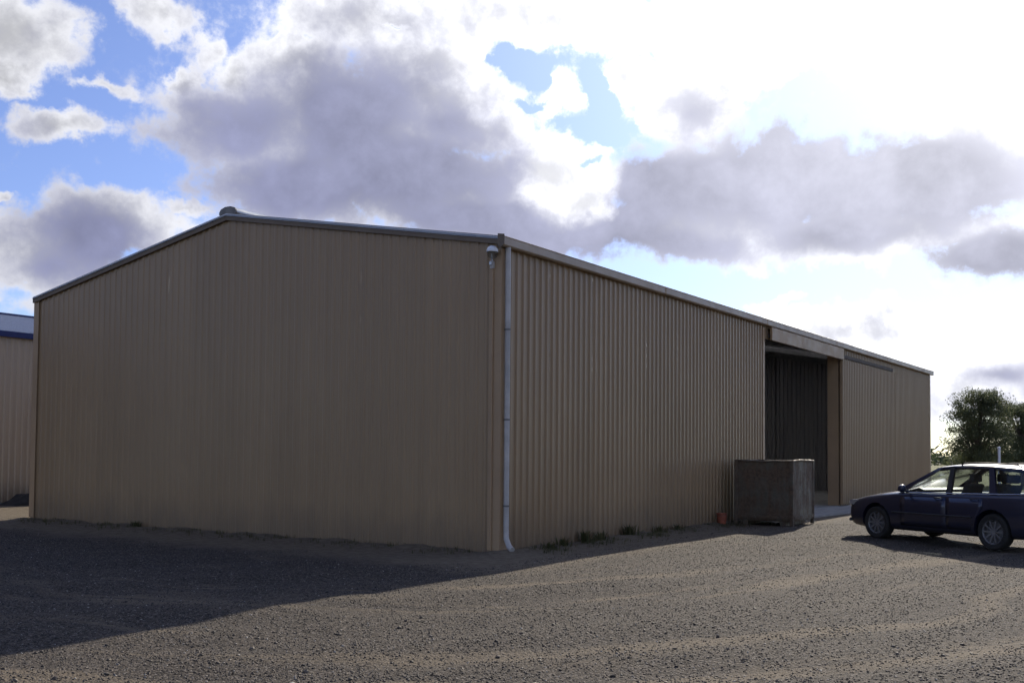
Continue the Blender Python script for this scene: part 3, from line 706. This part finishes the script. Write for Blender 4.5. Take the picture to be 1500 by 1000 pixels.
    # head lamp and tail lamp
    q = MB(); v_ = [(.085, .66, .60), (.27, .785, .63), (.36, .812, .735), (.20, .755, .715), (.10, .65, .685)]
    q.add([(x_-.03, sy*(y_+.03), z_+.005) for x_, y_, z_ in v_]+[(x_+.06, sy*(y_-.10), z_) for x_, y_, z_ in v_], [(0,1,2,3,4), (9,8,7,6,5)]+[(i, (i+1) % 5, 5+(i+1) % 5, 5+i) for i in range(5)]); q.build('headlight', M['lamp'], car, bevel=.008)
    q = MB(); q.box(4.44, 4.56, *sorted((sy*.60, sy*.80)), .72, .96); q.build('tail_light', M['red_lamp'], car, bevel=.02)
    # roof rail
    q = MB(); q.tube([(2.75, sy*.59, 1.455), (2.8, sy*.59, 1.487), (3.3, sy*.59, 1.50), (3.9, sy*.585, 1.475), (3.98, sy*.585, 1.43)], .013, 8); q.build('roof_rail', M['dark_plastic'], car, smooth=True)
# windscreen and rear glass
for nm, pts in (('windscreen', [(1.41, -.76, .955), (1.30, 0, .972), (1.41, .76, .955), (2.26, .60, 1.405), (2.20, 0, 1.43), (2.26, -.60, 1.405)]), ('rear_window', [(4.47, -.72, .985), (4.52, 0, .99), (4.47, .72, .985), (4.27, .58, 1.34), (4.32, 0, 1.385), (4.27, -.58, 1.34)])):
    q = MB(); q.add(pts, [(0, 1, 4, 5), (1, 2, 3, 4)]); o = q.build(nm, M['glass'], car, smooth=True); md = o.modifiers.new('t', 'SOLIDIFY'); md.thickness = .006
# bumper skirt, plate recess, antenna
q = MB(); q.tube([(.16, -.74, .33), (.03, -.56, .33), (-.01, -.25, .33), (-.015, 0, .33), (-.01, .25, .33), (.03, .56, .33), (.16, .74, .33)], .035, 8); q.build('bumper_strip', M['dark_plastic'], car, smooth=True)
q = MB(); q.tube([(-.004, -.42, .50), (-.03, -.2, .50), (-.035, .2, .50), (-.004, .42, .50)], .05, 8); q.build('grille', M['dark_plastic'], car, smooth=True)
q = MB(); q.tube([(3.95, 0, 1.44), (4.02, 0, 1.50), (4.2, 0, 1.62)], [.012, .006, .004], 6); q.build('antenna', M['dark_plastic'], car)
# wheels
def tyre_mesh():
    q = MB(); q.lathe([(.205, -.085), (.235, -.098), (.285, -.102), (.308, -.085), (.315, -.05), (.315, .05), (.308, .085), (.285, .102), (.235, .098), (.205, .085)], 40, (0, 0, 0), 'y'); return q.mesh('tyre', M['tyre'], True)
def rim_mesh():
    q = MB(); q.lathe([(.001, -.060), (.05, -.064), (.058, -.05), (.06, -.02), (.185, -.01), (.195, -.075), (.212, -.09), (.216, -.07), (.205, .06), (.001, .05)], 36, (0, 0, 0), 'y')
    for k in range(10):
        a = 2*math.pi*k/10; q.bar((.045*math.cos(a), -.062, .045*math.sin(a)), (.197*math.cos(a), -.076, .197*math.sin(a)), .03, .018, (0, 1, 0))
    return q.mesh('rim', M['alloy'], True)
tm, rm = tyre_mesh(), rim_mesh()
for wx in (FX, FX+WBASE):
    for sy in (-1, 1):
        wh = empty('wheel', (wx, sy*TRK, WR), 0 if sy < 0 else math.pi, car)
        obj('tyre', tm, wh); obj('rim', rm, wh)
# cabin: dash, wheel, seats
q = MB(); q.prism([(1.45, .93), (1.85, 1.02), (1.98, .98), (1.98, .93)], -.70, .70, 'y'); q.build('dashboard', M['dark_plastic'], car, bevel=.02)
q = MB(); q.tube([(2.14+.06*math.sin(a), .36+.18*math.cos(a), 1.02+.17*math.sin(a)) for a in np.linspace(0, 2*math.pi, 20)], .015, 6); q.build('steering_wheel', M['dark_plastic'], car, smooth=True)
for sx_, ys_ in ((2.78, (-.36, .36)), (3.62, (-.42, .42))):
    for yy in ys_:
        q = MB(); q.prism([(sx_-.10, .90), (sx_+.02, .90), (sx_+.10, 1.10), (sx_+.06, 1.12), (sx_+.0, 1.12)], yy-.22, yy+.22, 'y'); s_ = q.build('seat', M['seat'], car, bevel=.03)
        q = MB(); q.box(sx_+.03, sx_+.12, yy-.13, yy+.13, 1.15, 1.30); q.build('headrest', M['seat'], s_, bevel=.03)

# ------------------------------------------------------------------ trees
def leaf_mat(name, c0, c1):
    m, n, b = base_mat(name); rnd = n.node('ShaderNodeNewGeometry').outputs['Random Per Island']
    n.l.new(n.mix(rnd, c0, c1), b.inputs['Base Color']); b.inputs['Roughness'].default_value = .55
    b.inputs['Specular IOR Level'].default_value = .3
    nt = m.node_tree; tl = n.node('ShaderNodeBsdfTranslucent'); n.l.new(n.mix(rnd, [q*1.3 for q in c0], [q*1.3 for q in c1]), tl.inputs[0])
    ms = n.node('ShaderNodeMixShader'); ms.inputs[0].default_value = .35; n.l.new(b.outputs[0], ms.inputs[1]); n.l.new(tl.outputs[0], ms.inputs[2])
    n.l.new(ms.outputs[0], nt.nodes['Material Output'].inputs[0]); return m
M['gum'] = leaf_mat('gum leaves', (.060, .078, .042), (.145, .158, .082))
M['scrub'] = leaf_mat('scrub leaves', (.030, .045, .022), (.075, .09, .04))
M['weed'] = leaf_mat('weed blades', (.045, .055, .020), (.11, .10, .045))
M['bark'] = simple('bark', (.13, .105, .085), .9, var=.3, scale=5, bump=.4, bscale=20)
def leaves(points, size, seed, droop=.5):
    r = np.random.default_rng(seed); N_ = len(points)
    d = r.normal(size=(N_, 3)); d[:, 2] -= droop; d /= np.linalg.norm(d, axis=1)[:, None]
    e = np.cross(d, r.normal(size=(N_, 3))); e /= np.linalg.norm(e, axis=1)[:, None]
    ln = size*r.uniform(.6, 1.3, (N_, 1)); wd = ln*r.uniform(.28, .5, (N_, 1))
    v = np.stack([points-d*ln*.5, points+e*wd*.5, points+d*ln*.5, points-e*wd*.5], 1).reshape(-1, 3)
    f = np.arange(N_*4).reshape(-1, 4); return v, f
def np_obj(name, v, f, m, parent=None):
    me = bpy.data.meshes.new(name); me.from_pydata(v.tolist(), [], f.tolist()); me.materials.append(m); return obj(name, me, parent)
def tree(loc, h, rad, seed, label, nclump, per, lsize, group):
    r = np.random.default_rng(seed); t_ = empty('bushy_tree', loc); tag(t_, label, 'tree', group)
    q = MB(); fork = h*.30; lean = r.normal(0, .05, 2)
    q.tube([(0, 0, -.1), (lean[0]*h*.2, lean[1]*h*.2, fork*.5), (lean[0]*h*.4, lean[1]*h*.4, fork), (lean[0]*h, lean[1]*h, h*.78)], [.055*h*.55, .045*h*.55, .035*h*.55, .01*h], 8)
    q.build('trunk', M['bark'], t_, smooth=True)
    pts = []; tips = []
    lb = MB()
    for k in range(nclump):
        zt = h*r.uniform(.16, .95); w_ = rad*math.sqrt(max(.05, 1-((zt/h-.5)/.5)**2))*r.uniform(.2, .95); a = r.uniform(0, 6.283)
        tip = np.array([lean[0]*zt+w_*math.cos(a), lean[1]*zt+w_*math.sin(a), zt]); tips.append(tip)
        if k % 3 == 0:
            z0_ = max(fork*.7, zt-.35*h); p0 = np.array([lean[0]*z0_, lean[1]*z0_, z0_]); mid = (p0+tip)/2+[0, 0, .06*h]
            lb.tube([tuple(p0), tuple(mid), tuple(tip)], [.012*h, .008*h, .003*h], 5)
        c = r.normal(size=(per, 3)); c *= (r.uniform(0, 1, (per, 1))**.45)/np.linalg.norm(c, axis=1)[:, None]
        pts.append(tip+c*np.array([1, 1, .75])*rad*r.uniform(.18, .34))
    lb.build('limbs', M['bark'], t_, smooth=True)
    v, f = leaves(np.concatenate(pts), lsize, seed); np_obj('crown', v, f, M['gum'], t_)
def polar(az, dist): return (CAM.x+dist*math.sin(R(az)), CAM.y+dist*math.cos(R(az)), 0)
tree(polar(-9.75, 62), 5.25, 1.95, 3, 'taller bushy tree beyond the station wagon, nearer the shed', 130, 330, .105, 'trees beyond the car')
tree(polar(-7.55, 66), 4.7, 2.0, 5, 'lower bushy tree at the right edge beyond the station wagon', 110, 330, .105, 'trees beyond the car')
# far belt of scrub along the paddock edge
pts = []
for k in range(420):
    az = rng.uniform(-20, 8); dd = rng.uniform(190, 230); c = np.array(polar(az, dd)); hh = rng.uniform(1.2, 3.6)
    q = rng.normal(size=(26, 3)); q *= (rng.uniform(0, 1, (26, 1))**.4)/np.linalg.norm(q, axis=1)[:, None]
    pts.append(c+np.array([0, 0, hh*.5])+q*np.array([2.4, 2.4, hh*.5]))
v, f = leaves(np.concatenate(pts), 1.1, 11, 0); tag(np_obj('tree_line', v, f, M['scrub']), 'far belt of dark scrub along the edge of the paddock', 'scrub', kind='stuff')
# white marker post beyond the car
wp_ = polar(-8.62, 36); ps = empty('marker_post', wp_); tag(ps, 'thin white post standing beyond the roof of the wagon', 'post')
q = MB(); q.tube([(0, 0, -.1), (0, 0, 1.86)], .04, 10); q.build('shaft', M['white_plastic'], ps, smooth=True)
q = MB(); q.lathe([(.046, 1.84), (.05, 1.86), (.046, 1.9), (.02, 1.92), (.001, 1.925)], 12); q.build('cap', M['white_plastic'], ps, smooth=True)
# dark heap at the foot of the neighbouring shed
q = MB(); nh = 26; rr = np.random.default_rng(4); v_ = []
for j in range(9):
    for i in range(nh):
        uu, a = i/(nh-1), math.pi*j/8
        prof = min(1, uu*5)*min(1, (1-uu)*5); hgt = .42*prof*(.8+.25*math.sin(uu*17)+.1*rr.normal())
        v_.append((.55*math.cos(a)*(.6+.4*prof)+rr.normal()*.02, uu*4.2, max(-.02, hgt*math.sin(a)-.01)))
q.add(v_, [(j*nh+i, j*nh+i+1, (j+1)*nh+i+1, (j+1)*nh+i) for j in range(8) for i in range(nh-1)])
hp = q.build('dark_heap', simple('near-black heap', (.03, .027, .024), .95, var=.3, scale=8, bump=.6, bscale=30), smooth=False); hp.location = (NX+.55, 2.7, 0)
tag(hp, 'low dark heap at the foot of the neighbouring shed wall', 'heap')

# ------------------------------------------------------------------ weeds and grass at the foot of the walls
def blades(cx, cy, n_, h, spread, r, zb=-.01):
    v = []; f = []
    for k in range(n_):
        a = r.uniform(0, 6.283); d = abs(r.normal(0, spread)); p = np.array([cx+d*math.cos(a), cy+d*math.sin(a), zb]); hh = h*r.uniform(.5, 1.15)
        dr = np.array([math.cos(a), math.sin(a), 0])*r.uniform(.1, .6)*hh; sd_ = np.array([-math.sin(a), math.cos(a), 0])*hh*r.uniform(.03, .07)
        i = len(v); m_ = p+dr*.35+[0, 0, hh*.6]; tp = p+dr+[0, 0, hh*r.uniform(.75, 1)]
        v += [p-sd_, p+sd_, m_+sd_*.8, m_-sd_*.8, tp]; f += [(i, i+1, i+2, i+3), (i+3, i+2, i+4)]
    return v, f
WEEDS = [(.32, 1.05, .22, 'weed clump at the side wall nearest the downpipe'), (.24, 1.6, .30, 'weed clump at the side wall second from the downpipe'),
(.16, 2.55, .42, 'weed clump at the side wall third from the downpipe'), (.18, 3.1, .34, 'weed clump at the side wall fourth from the downpipe'),
(.17, 4.25, .42, 'weed clump at the side wall fifth from the downpipe'), (.2, 5.55, .28, 'weed clump at the side wall second from the bucket'),
(.18, 6.45, .24, 'weed clump at the side wall nearest the bucket'), (-9.1, -.15, .24, 'small weed clump at the foot of the gable wall')]
for i, (wx, wy, wh_, lb_) in enumerate(WEEDS):
    r = np.random.default_rng(50+i); v, f = blades(0, 0, 90, wh_*.62, .10, r); nb_ = len(v); v += [np.array([0, 0, .03])]+[np.array([.26*math.cos(a)*r.uniform(.7, 1.1), .26*math.sin(a)*r.uniform(.7, 1.1), -.015]) for a in np.linspace(0, 6.283, 12, endpoint=False)]
    f += [(nb_, nb_+1+k, nb_+1+(k+1) % 12) for k in range(12)]          # mat of dead blades at the root
    m_ = bpy.data.meshes.new('weed_clump'); m_.from_pydata([tuple(p) for p in v], [], f); m_.materials.append(M['weed'])
    o = obj('weed_clump', m_, None, (wx, wy, 0)); tag(o, lb_, 'weed', 'weeds along the shed walls')
r = np.random.default_rng(9); V = []; Fc = []
def strip(x0, y0, x1, y1, nx_, ny_, N_):
    for k in range(N_):
        t_ = r.uniform(); d = abs(r.normal(0, .35))+.05
        if math.sin(t_*37)+math.sin(t_*91+2)+r.normal()*.7 < .2: continue
        v, f = blades(x0+(x1-x0)*t_+nx_*d, y0+(y1-y0)*t_+ny_*d, 5, r.uniform(.03, .11), .04, r)
        b_ = len(V); V.extend(v); Fc.extend([tuple(i+b_ for i in q) for q in f])
strip(.05, .3, .05, 11.5, 1, 0, 1500); strip(-.3, -.05, -W, -.05, 0, -1, 1100)
m_ = bpy.data.meshes.new('grass'); m_.from_pydata([tuple(p) for p in V], [], Fc); m_.materials.append(M['weed'])
tag(obj('grass', m_), 'sparse short grass along the foot of the shed walls', 'grass', kind='stuff')

# ------------------------------------------------------------------ loose gravel
def gravel():
    N_ = 135000; r = np.random.default_rng(21)
    rad_ = 6.0+20.0*r.uniform(0, 1, N_)**1.5; ang = R(-33.7)+R(38)*r.uniform(-1, 1, N_)
    x = CAM.x+rad_*np.sin(ang); y = CAM.y+rad_*np.cos(ang)
    ok = ~((x < 1.0) & (y > -2.3+.5*np.sin(x*1.7)+.3*np.sin(x*4.1))); x, y = x[ok], y[ok]; N_ = len(x)
    rho = np.hypot(np.maximum(x+1.75-.28*np.maximum(y, 0), 0), np.minimum(y, 0))+.35*np.sin(x*1.3+y*.9)
    trk = sum(am*np.exp(-((rho-r0)/wd)**2) for r0, wd, am in TRACKS)
    ok = r.uniform(0, 1, N_) > .5*trk*np.clip((x+4)/5, .2, 1); x, y = x[ok], y[ok]; N_ = len(x)
    s_ = .0034+.0055*r.uniform(0, 1, N_)**2.2+(r.uniform(0, 1, N_) > .995)*.008+(r.uniform(0, 1, N_) > .9993)*.012
    z = hfun(x, y)-.012
    cube = np.array([(-1,-1,-1),(1,-1,-1),(1,1,-1),(-1,1,-1),(-1,-1,1),(1,-1,1),(1,1,1),(-1,1,1)], float)
    v = cube[None]*s_[:, None, None]*r.uniform(.45, 1.2, (N_, 8, 3))
    # random rotation
    q = r.normal(size=(N_, 4)); q /= np.linalg.norm(q, axis=1)[:, None]; a, b_, c_, d_ = q.T
    Rm = np.stack([1-2*(c_*c_+d_*d_), 2*(b_*c_-a*d_), 2*(b_*d_+a*c_), 2*(b_*c_+a*d_), 1-2*(b_*b_+d_*d_), 2*(c_*d_-a*b_), 2*(b_*d_-a*c_), 2*(c_*d_+a*b_), 1-2*(b_*b_+c_*c_)], -1).reshape(-1, 3, 3)
    v = np.einsum('nij,nkj->nki', Rm, v); v[:, :, 2] *= .8
    v += np.stack([x, y, z+s_*.15], -1)[:, None]
    fc = np.array([(0,3,2,1),(4,5,6,7),(0,1,5,4),(1,2,6,5),(2,3,7,6),(3,0,4,7)]); f = (fc[None]+8*np.arange(N_)[:, None, None]).reshape(-1, 4)
    me = bpy.data.meshes.new('gravel'); nv = N_*8; nf = len(f)
    me.vertices.add(nv); me.vertices.foreach_set('co', v.reshape(-1)); me.loops.add(nf*4); me.loops.foreach_set('vertex_index', f.reshape(-1).astype(np.int32))
    me.polygons.add(nf); me.polygons.foreach_set('loop_start', np.arange(0, nf*4, 4, dtype=np.int32)); me.update(calc_edges=True); me.validate()
    m, n, b = base_mat('gravel stones'); rnd = n.node('ShaderNodeNewGeometry').outputs['Random Per Island']
    cr = n.node('ShaderNodeValToRGB'); n.l.new(rnd, cr.inputs[0]); e = cr.color_ramp.elements
    e[0].position = 0; e[0].color = (.026, .024, .023, 1); e[1].position = .995; e[1].color = (.34, .32, .29, 1)
    for p_, c0 in ((.35, (.049, .042, .035, 1)), (.7, (.094, .078, .062, 1)), (.94, (.160, .134, .105, 1))):
        k = e.new(p_); k.color = c0
    n.l.new(cr.outputs[0], b.inputs['Base Color']); b.inputs['Roughness'].default_value = .7; b.inputs['Specular IOR Level'].default_value = .3
    me.materials.append(m); tag(obj('gravel', me), 'loose grey crushed stone scattered over the yard', 'gravel', kind='stuff')
gravel()
